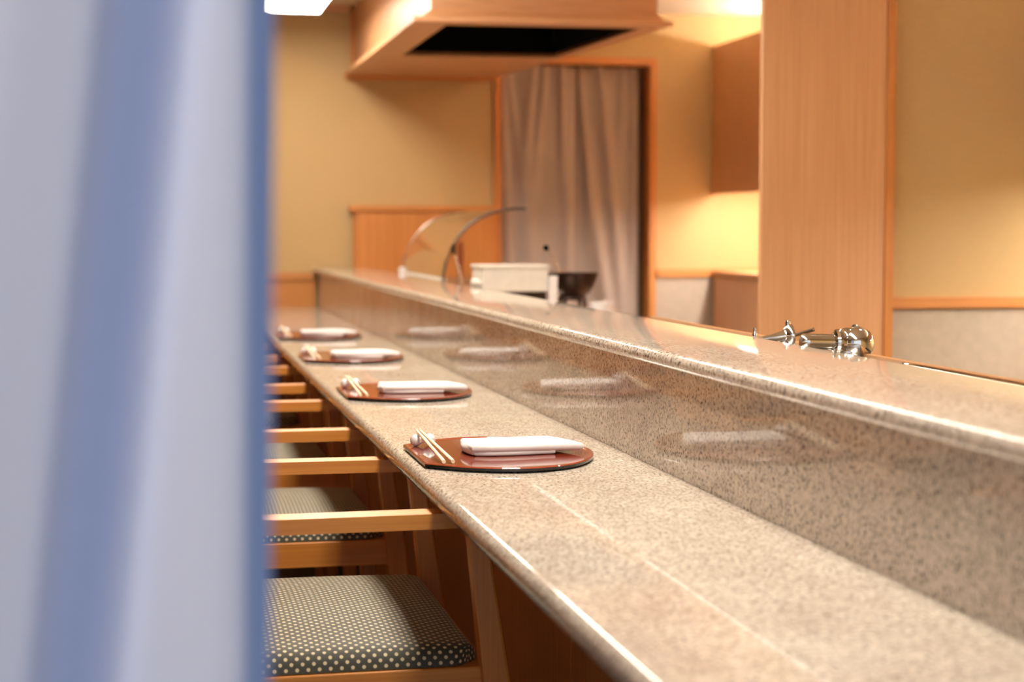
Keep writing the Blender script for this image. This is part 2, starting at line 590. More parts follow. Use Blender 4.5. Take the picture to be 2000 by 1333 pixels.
def wallpiece(name, pa, pb, qa, qb, z0, z1, th, mat):
    """board from bottom edge pa-pb to top edge qa-qb, given a thickness inwards"""
    cx, cy = 1.18, 6.2

    def inn(p):
        v = Vector((cx - p[0], cy - p[1])).normalized() * th
        return (p[0] + v.x, p[1] + v.y)
    bot = [(*pa, z0), (*pb, z0), (*inn(pb), z0), (*inn(pa), z0)]
    top = [(*qa, z1), (*qb, z1), (*inn(qb), z1), (*inn(qa), z1)]
    return quad_hull(name, bot, top, mat, hd)


wallpiece('front_panel', ST[0], ST[1], ST[0], ST[1], zs, CEIL, t_, M['wood_x'])
wallpiece('side_panel', ST[3], ST[0], ST[3], ST[0], zs, CEIL, t_, M['wood_y'])
wallpiece('side_panel', ST[1], ST[2], ST[1], ST[2], zs, CEIL, t_, M['wood_y'])
wallpiece('skirt_board', SB[0], SB[1], ST[0], ST[1], zb, zs, t_, M['wood_x'])
wallpiece('skirt_board', SB[3], SB[0], ST[3], ST[0], zb, zs, t_, M['wood_y'])
wallpiece('skirt_board', SB[1], SB[2], ST[1], ST[2], zb, zs, t_, M['wood_y'])


def rim(name, pts, mat):
    bm = bmesh.new()
    lo = [bm.verts.new((p[0], p[1], zb + 0.001)) for p in pts]
    hi = [bm.verts.new((p[0], p[1], zb + 0.016)) for p in pts]
    n = len(pts)
    bm.faces.new(lo)
    bm.faces.new(list(reversed(hi)))
    for i in range(n):
        bm.faces.new((lo[i], lo[(i + 1) % n], hi[(i + 1) % n], hi[i]))
    return from_bm(name, bm, mat, hd)


rim('rim_board', [SB[0], SB[1], HO[1], HO[0]], M['wood_x'])
rim('rim_board', [SB[1], SB[2], (1.475, 6.7), HO[2], HO[1]], M['wood_y'])
rim('rim_board', [SB[3], SB[0], HO[0], HO[3]], M['wood_y'])
rim('rim_board', [SB[2], SB[3], HO[3], HO[2], (1.475, 6.7)], M['wood_x'])
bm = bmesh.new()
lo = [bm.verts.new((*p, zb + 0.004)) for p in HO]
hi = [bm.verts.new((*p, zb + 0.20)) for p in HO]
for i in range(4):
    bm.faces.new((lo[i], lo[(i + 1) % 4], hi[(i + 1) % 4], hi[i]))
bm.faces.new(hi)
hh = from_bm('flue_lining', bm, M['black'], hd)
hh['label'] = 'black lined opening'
box('wall_cleat', 0.80, 1.46, W - 0.03, W, zb - 0.016, zb, M['honey_x'], hd)
box('wall_post', 0.826, 0.846, W - 0.02, W, zb - 0.012, CEIL, M['honey'], hd)


# ================================================================== counter
CY0, CY1 = 0.82, W - 0.012
X1, X2, X3, X4 = 0.3475, 0.677, 0.660, 0.895
ZL, ZU = 0.72, 0.887


def nose_profile(xa, xb, z0, z1, r, both):
    pts = []
    n = 12
    for k in range(n + 1):                 # front bullnose, bottom to top
        a = -math.pi / 2 + math.pi * k / n
        pts.append((xa + r - r * math.cos(a), (z0 + z1) / 2 + (z1 - z0) / 2 * math.sin(a)))
    if both:
        for k in range(n + 1):
            a = math.pi / 2 - math.pi * k / n
            pts.append((xb - r + r * math.cos(a), (z0 + z1) / 2 + (z1 - z0) / 2 * math.sin(a)))
    else:
        pts += [(xb, z1), (xb, z0)]
    return pts


dt = prism('dining_worktop', nose_profile(X1, X2 + 0.02, ZL - 0.03, ZL, 0.012, False), 'y', CY0, CY1, M['granite'], None, 0.0, True)
tag(dt, 'long polished beige granite worktop holding the place settings', 'counter')
lg = thing('raised_ledge', 'raised polished granite ledge with riser behind the dining worktop', 'counter ledge', (0.77, 3.7, ZL))
ox, oy, oz = lg.location
rs = box('riser', X2 - ox, X2 + 0.02 - ox, CY0 - oy, CY1 - oy, 0.0005, ZU - 0.022 - oz, M['granite'], lg)
lt = prism('ledge_top', [(p[0] - ox, p[1] - oz) for p in nose_profile(X3, X4, ZU - 0.022, ZU, 0.010, True)], 'y', CY0 - oy, CY1 - oy, M['granite'], lg, 0.0, True)
cbase = thing('wooden_plinth', 'pale wood panelled plinth carrying the granite worktop and ledge', 'plinth', (0.72, 3.7, 0))
ox, oy, oz = cbase.location
nb = 8
for k in range(nb):
    a = CY0 + (CY1 - CY0) * k / nb
    e = CY0 + (CY1 - CY0) * (k + 1) / nb
    box('front_panel', 0.60 - ox, 0.62 - ox, a + 0.001 - oy, e - 0.001 - oy, 0.06, ZL - 0.03, M['honey'], cbase, 0.001)
box('kick_board', 0.63 - ox, 0.65 - ox, CY0 - oy, CY1 - oy, 0, 0.06, M['floor'], cbase)
box('core', 0.622 - ox, 0.675 - ox, CY0 - oy, CY1 - oy, 0.06, ZL - 0.031, M['honey'], cbase)
tag(box('service_panel', 0.86, 0.88, CY0, CY1, 0.0, ZU - 0.0225, M['wood']), 'pale wood panel closing the kitchen side of the granite ledge', 'panel')


# ================================================================== place settings
def smooth_closed(ctrl, sub=6):
    """Catmull-Rom through open control points"""
    out = []
    n = len(ctrl)
    for i in range(n - 1):
        p0 = ctrl[max(i - 1, 0)]
        p1, p2 = ctrl[i], ctrl[i + 1]
        p3 = ctrl[min(i + 2, n - 1)]
        for k in range(sub):
            t = k / sub
            out.append(tuple(0.5 * (2 * p1[d] + (p2[d] - p0[d]) * t + (2 * p0[d] - 5 * p1[d] + 4 * p2[d] - p3[d]) * t * t
                                    + (3 * p1[d] - p0[d] - 3 * p2[d] + p3[d]) * t ** 3) for d in (0, 1)))
    out.append(ctrl[-1])
    return out


half = [(0.0, 0.104), (0.060, 0.158), (0.130, 0.177), (0.195, 0.152), (0.240, 0.090), (0.262, 0.0)]
arc = smooth_closed(half + [(x, -y) for x, y in reversed(half[:-1])])


def inset(pts, d):
    c = (0.125, 0.0)
    out = []
    for x, y in pts:
        v = Vector((x - c[0], y - c[1]))
        s = (v.length - d) / v.length
        out.append((c[0] + v.x * s, c[1] + v.y * s))
    return out


def loft(name, loops, mat, parent=None, smooth=False):
    bm = bmesh.new()
    rings = [[bm.verts.new(p) for p in lp] for lp in loops]
    n = len(rings[0])
    bm.faces.new(rings[0])
    for a, c in zip(rings, rings[1:]):
        for i in range(n):
            bm.faces.new((a[i], a[(i + 1) % n], c[(i + 1) % n], c[i]))
    bm.faces.new(list(reversed(rings[-1])))
    return from_bm(name, bm, mat, parent, smooth)


def ring(pts, z):
    return [(x, y, z) for x, y in pts]


def make_mat():
    t = thing('place_mat', '', 'place mat')
    b = loft('underside', [ring(inset(arc, 0.006), 0), ring(arc, 0.003), ring(arc, 0.0065)], M['lacq_black'], t)
    # raised rim, then the flat field inside it
    bm = bmesh.new()
    L = [ring(arc, 0.0066), ring(inset(arc, 0.002), 0.0082), ring(inset(arc, 0.008), 0.0082), ring(inset(arc, 0.010), 0.0072),
         ring(inset(arc, 0.011), 0.0066)]
    rr = [[bm.verts.new(p) for p in lp] for lp in L]
    n = len(arc)
    for a, c in zip(rr, rr[1:] + rr[:1]):
        for i in range(n):
            bm.faces.new((a[i], a[(i + 1) % n], c[(i + 1) % n], c[i]))
    from_bm('rim', bm, M['lacq_rim'], t)
    loft('field', [ring(inset(arc, 0.0095), 0.0066), ring(inset(arc, 0.0095), 0.0072)], M['lacquer'], t)
    return t


def make_towel(seed, tip):
    """white hand towel folded in thirds: soft upper fold lying over a shorter lower fold, closed at the left"""
    rnd = random.Random(seed)
    t = thing('hand_towel', '', 'towel')
    Lx, Ly = 0.142, 0.094

    def stops(n, length, r):
        e = [0.0, 0.06 * r, 0.25 * r, 0.6 * r, r]
        mid = [r + (length - 2 * r) * k / n for k in range(1, n)]
        return e + mid + [length - q for q in reversed(e)]

    def layer(name, z0, th, x0, x1, y0, y1, skew, lift, nip):
        bm = bmesh.new()
        r = th * 0.5
        us, vs = stops(18, x1 - x0, r), stops(10, y1 - y0, r)
        ph = rnd.uniform(0, 6)
        top, bot = [], []
        for q in vs:
            v = q / (y1 - y0)
            rt, rb = [], []
            for p in us:
                u = p / (x1 - x0)
                e = min(p, x1 - x0 - p, q, y1 - y0 - q)
                k = min(1.0, e / r)
                rnd_h = math.sqrt(max(0.0, 1 - (1 - k) ** 2))
                x = x0 + p + skew * (0.5 - v) * u - nip * (2 * v - 1) ** 2 * (1 - u) * -1
                y = y0 + q + 0.0025 * math.sin(u * 5 + ph) + (0.5 - v) * 0.012 * max(0.0, 0.18 - u) / 0.18
                puff = (0.0022 * math.sin(u * 5.2 + ph) + 0.0018 * math.sin(v * 5 + 2.6 * u + ph)) * min(1.0, e / 0.02)
                zc = z0 + th / 2 + lift * u
                hh = th / 2 * (0.12 + 0.88 * rnd_h)
                rt.append(bm.verts.new((x, y, zc + hh + puff)))
                rb.append(bm.verts.new((x, y, zc - hh)))
            top.append(rt)
            bot.append(rb)
        ny, nx = len(vs) - 1, len(us) - 1
        for j in range(ny):
            for i in range(nx):
                bm.faces.new((top[j][i], top[j][i + 1], top[j + 1][i + 1], top[j + 1][i]))
                bm.faces.new((bot[j][i], bot[j + 1][i], bot[j + 1][i + 1], bot[j][i + 1]))
            bm.faces.new((top[j][0], top[j + 1][0], bot[j + 1][0], bot[j][0]))
            bm.faces.new((top[j][nx], bot[j][nx], bot[j + 1][nx], top[j + 1][nx]))
        for i in range(nx):
            bm.faces.new((top[0][i], bot[0][i], bot[0][i + 1], top[0][i + 1]))
            bm.faces.new((top[ny][i], top[ny][i + 1], bot[ny][i + 1], bot[ny][i]))
        return from_bm(name, bm, M['towel'], t, True)
    layer('lower_fold', 0.0003, 0.0068, 0.004, Lx * 0.84, -Ly / 2 + 0.001, Ly / 2 - 0.004, 0.006, 0.0, 0.0)
    layer('upper_fold', 0.0058, 0.0112, -0.004, Lx + tip, -Ly / 2, Ly / 2, 0.026, -0.0015, 0.004)
    layer('fold_edge', 0.0008, 0.0150, -0.006, 0.020, -Ly / 2 + 0.006, Ly / 2 - 0.006, 0.0, 0.0, 0.006)
    return t


def make_rest():
    prof = [(0.0, -0.0195), (0.0055, -0.0185), (0.0085, -0.015), (0.0092, -0.011), (0.0080, -0.007), (0.0055, -0.004), (0.0045, 0.0),
            (0.0055, 0.004), (0.0080, 0.007), (0.0092, 0.011), (0.0085, 0.015), (0.0055, 0.0185), (0.0, 0.0195)]
    return lathe('chopstick_rest', prof, (0, 0, 0.0088), (1, 0.25, 0), M['porcelain'])


def make_stick():
    bm = bmesh.new()
    a = Vector((0, -0.125, 0.0032))
    c = Vector((0, 0.095, 0.0205))
    n = 8
    prev = None
    ws = [0.0029, 0.0029, 0.0026, 0.0019]
    ts = [0, 0.05, 0.6, 1.0]
    for w, tt in zip(ws, ts):
        p = a.lerp(c, tt)
        rg = [bm.verts.new(p + Vector((math.cos(2 * math.pi * k / n + math.pi / 8) * w, 0, math.sin(2 * math.pi * k / n + math.pi / 8) * w))) for k in range(n)]
        if prev:
            for k in range(n):
                bm.faces.new((prev[k], prev[(k + 1) % n], rg[(k + 1) % n], rg[k]))
        else:
            bm.faces.new(list(reversed(rg)))
        prev = rg
    bm.faces.new(prev)
    return from_bm('chopstick', bm, M['chop'])


NTH = ['nearest the camera', 'second from the camera', 'third from the camera', 'farthest from the camera']
mat_proto = make_mat()
rest_proto = make_rest()
stick_proto = make_stick()
for i, (my, ty, trot, tip) in enumerate([(2.392, 2.385, 2, 0.010), (3.345, 3.325, -3, 0.014), (4.290, 4.245, 1, 0.010), (5.180, 5.150, -2, 0.008)]):
    mt = mat_proto if i == 0 else copy_tree(mat_proto)
    mt.location = (0.362, my, ZL)
    tag(mt, 'half-moon red-brown lacquer place mat ' + NTH[i], 'place mat', 'place mats along the worktop')
    zt = ZL + 0.0073
    tw = make_towel(11 + i, tip)
    tw.location = (0.437, ty, zt)
    tw.rotation_euler = (0, 0, R(trot))
    tag(tw, 'folded white hand towel on the place mat ' + NTH[i], 'towel', 'folded hand towels')
    rt = rest_proto if i == 0 else copy_tree(rest_proto)
    rt.location = (0.389, my + 0.086, zt)
    tag(rt, 'white peanut-shaped chopstick rest on the place mat ' + NTH[i], 'chopstick rest', 'chopstick rests')
    for s in (0, 1):
        st = stick_proto if (i == 0 and s == 0) else copy_tree(stick_proto)
        st.location = (0.3835 + s * 0.0085, my + 0.004, zt + 0.001)
        st.rotation_euler = (0, 0, R(1.0 if s == 0 else 3.0))
        tag(st, ('left' if s == 0 else 'right') + ' pale wood chopstick on the place mat ' + NTH[i], 'chopstick', 'chopsticks')


# ================================================================== chairs
def make_cushion(x0, x1, y0, y1, z0, zside, crown, mat, parent, name='seat_cushion'):
    """upholstered pad with rounded shoulders, UV unrolled in metres"""
    bm = bmesh.new()
    uv = bm.loops.layers.uv.new('UVMap')
    nx, ny = 30, 34
    # unrolled parameter: side wall, shoulder, top, shoulder, side wall
    r = 0.022

    def prof(s, half, hgt):
        """arc length s from the centre -> (offset, drop below shoulder top)"""
        a = abs(s)
        flat = half - r
        if a <= flat:
            o, d = a, 0.0
        elif a <= flat + r * math.pi / 2:
            th = (a - flat) / r
            o, d = flat + r * math.sin(th), r * (1 - math.cos(th))
        else:
            o, d = half, r + (a - flat - r * math.pi / 2)
        return math.copysign(o, s), d
    hx, hy = (x1 - x0) / 2, (y1 - y0) / 2
    cx, cy = (x0 + x1) / 2, (y0 + y1) / 2
    H = zside - z0
    sx = hx - r + r * math.pi / 2 + max(0, H - r)
    sy = hy - r + r * math.pi / 2 + max(0, H - r)
    grid = []
    for j in range(ny + 1):
        t = -1 + 2 * j / ny
        t = math.copysign(abs(t) ** 0.8, t)
        row = []
        for i in range(nx + 1):
            s = -1 + 2 * i / nx
            s = math.copysign(abs(s) ** 0.8, s)
            ox_, dx = prof(s * sx, hx, H)
            oy_, dy = prof(t * sy, hy, H)
            # keep rounded plan corners
            k = 1.0
            qx, qy = abs(ox_) / hx, abs(oy_) / hy
            ccut = max(0.0, qx + qy - 1.86)
            ox_ *= 1 - ccut * 0.5
            oy_ *= 1 - ccut * 0.5
            z = zside + crown * (1 - qx ** 2.2) * (1 - qy ** 2.2) - min(H, math.hypot(dx, dy))
            row.append((bm.verts.new((cx + ox_, cy + oy_, max(z0, z))), (s * sx, t * sy)))
        grid.append(row)
    for j in range(ny):
        for i in range(nx):
            q = [grid[j][i], grid[j][i + 1], grid[j + 1][i + 1], grid[j + 1][i]]
            f = bm.faces.new([v for v, _ in q])
            for lp, (_, u) in zip(f.loops, q):
                lp[uv].uv = u
    return from_bm(name, bm, mat, parent, True)


def leg_mesh(name, pts, wx, wy, mat, parent):
    """square leg through centre points (x, y, z) with a taper"""
    bm = bmesh.new()
    prev = None
    for p, a, c in zip(pts, wx, wy):
        rg = [bm.verts.new((p[0] + sx * a / 2, p[1] + sy * c / 2, p[2])) for sx, sy in ((-1, -1), (1, -1), (1, 1), (-1, 1))]
        if prev:
            for k in range(4):
                bm.faces.new((prev[k], prev[(k + 1) % 4], rg[(k + 1) % 4], rg[k]))
        else:
            bm.faces.new(list(reversed(rg)))
        prev = rg
    bm.faces.new(prev)
    bmesh.ops.bevel(bm, geom=[e for e in bm.edges if abs(e.verts[0].co.z - e.verts[1].co.z) > 0.01], offset=0.004, segments=2, profile=0.5, affect='EDGES')
    return from_bm(name, bm, mat, parent)


def make_chair():
    """armchair facing +X; local origin on the floor at the seat centre line, x measured from world 0"""
    t = thing('counter_chair', '', 'chair')
    A = 0.26
    zt = 0.476
    # seat frame
    box('seat_rail', -0.03, 0.425, -A + 0.004, -A + 0.028, zt - 0.047, zt, M['oak_x'], t, 0.002)
    box('seat_rail', -0.03, 0.425, A - 0.028, A - 0.004, zt - 0.047, zt, M['oak_x'], t, 0.002)
    box('seat_rail', 0.404, 0.425, -A + 0.03, A - 0.03, zt - 0.047, zt, M['oak_y'], t, 0.002)
    box('seat_rail', -0.035, -0.014, -A + 0.03, A - 0.03, zt - 0.047, zt, M['oak_y'], t, 0.002)
    make_cushion(-0.010, 0.415, -A + 0.010, A - 0.010, zt + 0.001, zt + 0.025, 0.020, M['dots'], t)
    for s in (-1, 1):
        leg_mesh('leg', [(0.468, s * A, 0), (0.432, s * A, zt - 0.02), (0.406, s * A, 0.661)], (0.026, 0.036, 0.026), (0.026, 0.034, 0.028), M['oak_z'], t)
        leg_mesh('leg', [(-0.11, s * A, 0), (-0.045, s * A, zt - 0.02), (-0.055, s * A, 0.664), (-0.10, s * A * 0.93, 0.84)],
                 (0.028, 0.038, 0.034, 0.022), (0.026, 0.032, 0.028, 0.022), M['oak_z'], t)
        # flat armrest, slightly bowed outwards, drawn in plan
        ya, yb = s * (A - 0.022), s * (A + 0.022)
        pts = [(-0.055, ya), (0.16, ya + s * 0.004), (0.40, ya), (0.445, ya + s * 0.006), (0.452, (ya + yb) / 2), (0.445, yb - s * 0.006),
               (0.36, yb), (0.16, yb + s * 0.004), (-0.055, yb - s * 0.006)]
        prism('armrest', pts, 'z', 0.665, 0.685, M['oak_x'], t, 0.003)
        tube('stretcher', [(-0.085, s * A, 0.2), (0.452, s * A, 0.2)], 0.010, M['oak_x'], t, 10)
    # curved back: top rail, lower rail and padded panel
    def bowed(name, z0, z1, th, x, mat, w):
        n = 10
        f, b_ = [], []
        for k in range(n + 1):
            y = -w + 2 * w * k / n
            xx = x - 0.03 * (1 - (y / w) ** 2)
            f.append((xx, y))
            b_.append((xx - th, y))
        prism(name, f + list(reversed(b_)), 'z', z0, z1, mat, t, 0.002)
    bowed('top_rail', 0.79, 0.845, 0.022, -0.088, M['oak_y'], 0.225)
    bowed('lower_rail', 0.60, 0.635, 0.020, -0.055, M['oak_y'], 0.245)
    bowed('back_pad', 0.64, 0.785, 0.03, -0.06, M['backpad'], 0.215)
    return t


M['backpad'] = m_plain('back_upholstery', srgb(84, 84, 70), 0.8, var=0.15, vscale=300)
chair = make_chair()
for i, cy in enumerate([2.405, 3.335, 4.25, 5.17]):
    c = chair if i == 0 else copy_tree(chair)
    c.location = (0, cy, 0)
    tag(c, 'oak armchair with dotted dark seat drawn up to the counter, ' + NTH[i], 'chair', 'armchairs along the counter')


# ================================================================== things behind the ledge
# cooking bench
st = thing('cooking_bench', 'steel cooking bench behind the granite ledge under the pots', 'bench', (1.16, 4.75, 0))
box('top', -0.26, 0.26, -0.55, 0.55, 0.77, 0.79, M['steel'], st, 0.003)
for sx in (-0.24, 0.24):
    for sy in (-0.52, 0.52):
        box('leg', sx - 0.015, sx + 0.015, sy - 0.015, sy + 0.015, 0, 0.77, M['steel'], st)
box('shelf', -0.24, 0.24, -0.52, 0.52, 0.25, 0.265, M['steel'], st)

# pale enamelled grill box
gb = thing('grill_box', 'pale enamelled metal grill box on the bench behind the ledge', 'grill', (1.029, 4.80, 0.79))
box('body', -0.100, 0.096, 0.0, 0.16, 0.078, 0.154, M['white'], gb, 0.004)
box('top_lip', -0.104, 0.100, -0.004, 0.164, 0.147, 0.156, M['white'], gb, 0.002)
box('burner_tray', -0.088, 0.086, 0.01, 0.15, 0.030, 0.078, M['iron'], gb)
box('side_bracket', 0.098, 0.122, -0.012, 0.012, 0.0, 0.124, M['porcelain'], gb, 0.003)
for sx in (-0.09, 0.086):
    box('foot', sx - 0.008, sx + 0.008, 0.02, 0.036, 0.0, 0.078, M['iron'], gb)
    box('foot', sx - 0.008, sx + 0.008, 0.124, 0.14, 0.0, 0.078, M['iron'], gb)
lathe('valve_knob', [(0.0, -0.026), (0.011, -0.026), (0.013, -0.020), (0.013, -0.008), (0.006, -0.006), (0.006, 0.0)], (-0.100, 0.03, 0.105), (1, 0, 0), M['white'], gb, 16)

# iron pot on a ring stand
pot = thing('iron_pot', 'round dark iron pot on a ring stand beside the grill box', 'pot', (1.236, 4.955, 0.845))
prof = [(0.030, 0.0), (0.050, 0.012), (0.064, 0.032), (0.073, 0.055), (0.078, 0.072), (0.080, 0.074), (0.076, 0.072), (0.070, 0.055), (0.060, 0.034), (0.046, 0.016), (0.0, 0.006)]
lathe('bowl', [(0.0, 0.0)] + prof, (0, 0, 0), (0, 0, 1), M['iron'], pot, 32)
stand = thing('pot_stand', 'black iron ring stand under the round pot', 'stand', (1.236, 4.955, 0.79))
bm = bmesh.new()
add_tube(bm, [(0.042 * math.cos(2 * math.pi * k / 24), 0.042 * math.sin(2 * math.pi * k / 24), 0.052) for k in range(25)], 0.005, 8, False)
from_bm('ring', bm, M['iron'], stand, True)
for k in range(4):
    a = math.pi / 4 + k * math.pi / 2
    tube('leg', [(0.042 * math.cos(a), 0.042 * math.sin(a), 0.052), (0.046 * math.cos(a), 0.046 * math.sin(a), 0.0)], 0.006, M['iron'], stand, 8)
# ladle leaning in the pot
ld = thing('ladle', 'thin ladle with black knob leaning out of the iron pot', 'ladle', (1.188, 4.945, 0.87))
tube('handle', [(-0.003, 0, 0.0), (0.004, 0, 0.035), (0.000, 0, 0.065), (-0.016, 0, 0.095), (-0.034, 0, 0.120)], 0.0036, M['steel'], ld, 8)
lathe('knob', [(0.0, -0.010), (0.006, -0.008), (0.009, -0.002), (0.009, 0.003), (0.006, 0.008), (0.0, 0.010)], (-0.036, 0, 0.124), (-0.6, 0, 1), M['black'], ld, 14)
lathe('cup', [(0.0, 0.0), (0.012, 0.002), (0.018, 0.008), (0.020, 0.014), (0.018, 0.013), (0.011, 0.005), (0.0, 0.003)], (0.01, 0, -0.012), (0, 0, 1), M['steel'], ld, 16)
# white dish
dish = lathe('serving_dish', [(0.0, 0.0), (0.026, 0.0), (0.028, 0.003), (0.033, 0.024), (0.038, 0.046), (0.036, 0.046), (0.030, 0.024), (0.022, 0.006), (0.0, 0.005)],
             (1.287, 4.80, 0.79), (0, 0, 1), M['porcelain'], None, 28)
tag(dish, 'small white dish on the bench right of the iron pot', 'dish')

# curved glass display case
gc = thing('display_case', 'curved glass display case standing behind the far ledge', 'display case', (0.93, 5.96, 0))
YN, YF = -0.475, 0.475
box('cabinet', -0.028, 0.34, YN, YF, 0, 0.868, M['steel'], gc, 0.003)
arcp = [(0.000, 0.872), (0.003, 0.905), (0.012, 0.945), (0.030, 0.992), (0.056, 1.030), (0.086, 1.062), (0.120, 1.085), (0.160, 1.103), (0.205, 1.114), (0.245, 1.118), (0.278, 1.118)]
bm = bmesh.new()
for sgn in (0,):
    ins = []
    for i, (x, z) in enumerate(arcp):
        a = Vector(arcp[max(i - 1, 0)])
        c = Vector(arcp[min(i + 1, len(arcp) - 1)])
        tt = (c - a).normalized()
        nn = Vector((tt.y, -tt.x)) * 0.005
        ins.append((x + nn.x, z + nn.y))
    prof2 = arcp + list(reversed(ins))
    lo = [bm.verts.new((x, YN + 0.004, z)) for x, z in prof2]
    hi = [bm.verts.new((x, YF - 0.004, z)) for x, z in prof2]
    n = len(prof2)
    for i in range(n):
        bm.faces.new((lo[i], lo[(i + 1) % n], hi[(i + 1) % n], hi[i]))
    m_ = len(arcp)
    for i in range(m_ - 1):
        bm.faces.new((lo[i], lo[n - 1 - i], lo[n - 2 - i], lo[i + 1]))
        bm.faces.new((hi[i], hi[i + 1], hi[n - 2 - i], hi[n - 1 - i]))
from_bm('curved_pane', bm, M['glass'], gc, True)
tube('end_trim', [(x, YN, z) for x, z in arcp], 0.0050, m_plain('grey_edge_trim', srgb(96, 80, 66), 0.5, 0.2), gc, 8)
tube('end_trim', [(x, YF, z) for x, z in arcp], 0.0022, M['steel'], gc, 8)
box('base_rail', -0.006, 0.012, YN + 0.005, YF - 0.005, 0.868, 0.889, M['white'], gc, 0.002)
box('corner_block', -0.012, 0.014, YF - 0.03, YF + 0.004, 0.868, 0.905, M['porcelain'], gc, 0.003)
box('clamp', 0.030, 0.042, YN - 0.008, YN + 0.006, 0.968, 1.002, M['iron'], gc, 0.003)
tube('strut', [(0.040, YN, 0.972), (0.056, YN, 0.900), (0.062, YN, 0.868)], 0.004, M['steel'], gc, 8)

# steel sink bench with two taps, right of the bench
sk = thing('sink_bench', 'narrow steel sink bench along the back of the granite ledge', 'sink', (1.0, 2.2, 0))
bm = bmesh.new()
add_box(bm, -0.085, 0.028, -1.17, 1.25, 0.842, 0.862, 0.004)
from_bm('deck', bm, M['steel'], sk)
rim_pts = [(0.006, -1.17, 0.8655), (0.006, -0.30, 0.8655), (0.008, -0.12, 0.8655), (0.014, -0.04, 0.864), (0.022, -0.005, 0.861)]
tube('rolled_rim', rim_pts, 0.0028, M['chrome'], sk, 8)
box('back_strip', 0.028, 0.040, -1.17, 1.25, 0.836, 0.8655, m_wood('brown_edge_reflection', srgb(176, 128, 82), srgb(150, 104, 62), 'y'), sk, 0.001)  # brown colour paints the wall and pillar reflection along the steel edge
box('apron', 0.026, 0.034, -1.17, 1.25, 0.0, 0.836, M['steel'], sk)


def lever_tap():
    t = thing('lever_tap', 'small chrome tap with bell flange and thin lever rods behind the ledge', 'tap', (0.985, 2.57, 0.864))
    # bell shaped body lying towards the left, disc flange, spindle cap on top
    lathe('body', [(0.004, -0.040), (0.0048, -0.036), (0.0055, -0.024), (0.0085, -0.010), (0.0095, 0.0)], (0.010, 0, 0.014), (1, 0, 0.12), M['chrome'], t, 20)
    lathe('flange', [(0.0, -0.004), (0.012, -0.006), (0.017, -0.002), (0.019, 0.003), (0.019, 0.006), (0.012, 0.009), (0.0, 0.010)], (0.014, 0, 0.014), (1, 0, 0.05), M['chrome'], t, 24)
    lathe('cap', [(0.004, 0.0), (0.004, 0.005), (0.0028, 0.008), (0.0, 0.009)], (0.014, 0, 0.031), (0, 0, 1), M['chrome'], t, 12)
    tube('lever', [(0.020, 0, 0.013), (0.058, 0.002, 0.0235)], [0.0028, 0.0032], M['darksteel'], t, 10)
    lathe('lever_tip', [(0.0034, 0.0), (0.0034, 0.003), (0.0, 0.004)], (0.057, 0.002, 0.0232), (1, 0, 0.27), M['chrome'], t, 10)
    lathe('spindle', [(0.006, -0.014), (0.006, 0.006), (0.004, 0.008), (0.004, 0.014), (0.0022, 0.016), (0.0022, 0.024), (0.0, 0.025)], (-0.042, 0, 0.004), (0, 0, 1), M['chrome'], t, 14)
    tube('side_rod', [(-0.044, 0, 0.010), (-0.074, 0.004, 0.013)], [0.003, 0.0015], M['darksteel'], t, 8)
    lathe('pedestal', [(0.012, 0.0), (0.012, 0.003), (0.008, 0.006), (0.008, 0.014)], (0.012, 0, 0.0), (0, 0, 1), M['chrome'], t, 18)
    return t


def ball_tap():
    t = thing('ball_tap', 'chrome tap with round ball end and cylindrical spout behind the ledge', 'tap', (1.005, 2.36, 0.866))
    t.scale = (1.12, 1.12, 1.12)
    lathe('spout', [(0.0, -0.050), (0.009, -0.050), (0.011, -0.047), (0.0115, -0.040), (0.011, -0.036), (0.011, -0.006), (0.013, -0.004), (0.013, 0.0)],
          (-0.008, 0, 0.014), (1, -0.1, -0.02), M['chrome'], t, 24)
    lathe('collar', [(0.012, -0.006), (0.017, -0.004), (0.018, 0.0), (0.015, 0.002), (0.018, 0.004), (0.017, 0.008), (0.012, 0.010)], (-0.008, 0, 0.014), (1, -0.1, -0.02), M['chrome'], t, 24)
    lathe('ball', [(0.012, -0.004), (0.019, 0.004), (0.023, 0.014), (0.0225, 0.024), (0.018, 0.034), (0.010, 0.040), (0.0, 0.042)], (0.000, 0, 0.013), (1, -0.1, -0.05), M['chrome'], t, 28)
    lathe('dome', [(0.016, 0.0), (0.015, 0.008), (0.011, 0.014), (0.005, 0.017), (0.0, 0.0175)], (0.006, 0, 0.016), (0.0, -0.2, 1), M['chrome'], t, 24)
    lathe('screw_cap', [(0.006, 0.0), (0.006, 0.003), (0.004, 0.005), (0.0, 0.006)], (0.018, 0, 0.032), (0.3, 0, 1), M['darksteel'], t, 14)
    lathe('pedestal', [(0.018, 0.0), (0.018, 0.003), (0.012, 0.006), (0.012, 0.012)], (0.006, 0, 0.0), (0, 0, 1), M['chrome'], t, 18)
    return t


lever_tap()
ball_tap()


# ================================================================== lamps
def ceiling_lamp(y0, y1, label):
    t = thing('ceiling_lamp', label, 'ceiling lamp', (0.53, (y0 + y1) / 2, 1.90), 'ceiling box lamps above the worktop')
    L2 = (y1 - y0) / 2
    prism('diffuser', [(-0.121, 0.0), (0.121, 0.0), (0.124, 0.008), (-0.124, 0.008)], 'y', -L2, L2, M['lamp'], t)
    prism('housing', [(-0.125, 0.006), (0.125, 0.006), (0.14, CEIL - 1.90), (-0.14, CEIL - 1.90)], 'y', -L2 - 0.004, L2 + 0.004, M['white'], t, 0.002)


ceiling_lamp(5.55, 6.74, 'glowing white ceiling box lamp near the back wall')


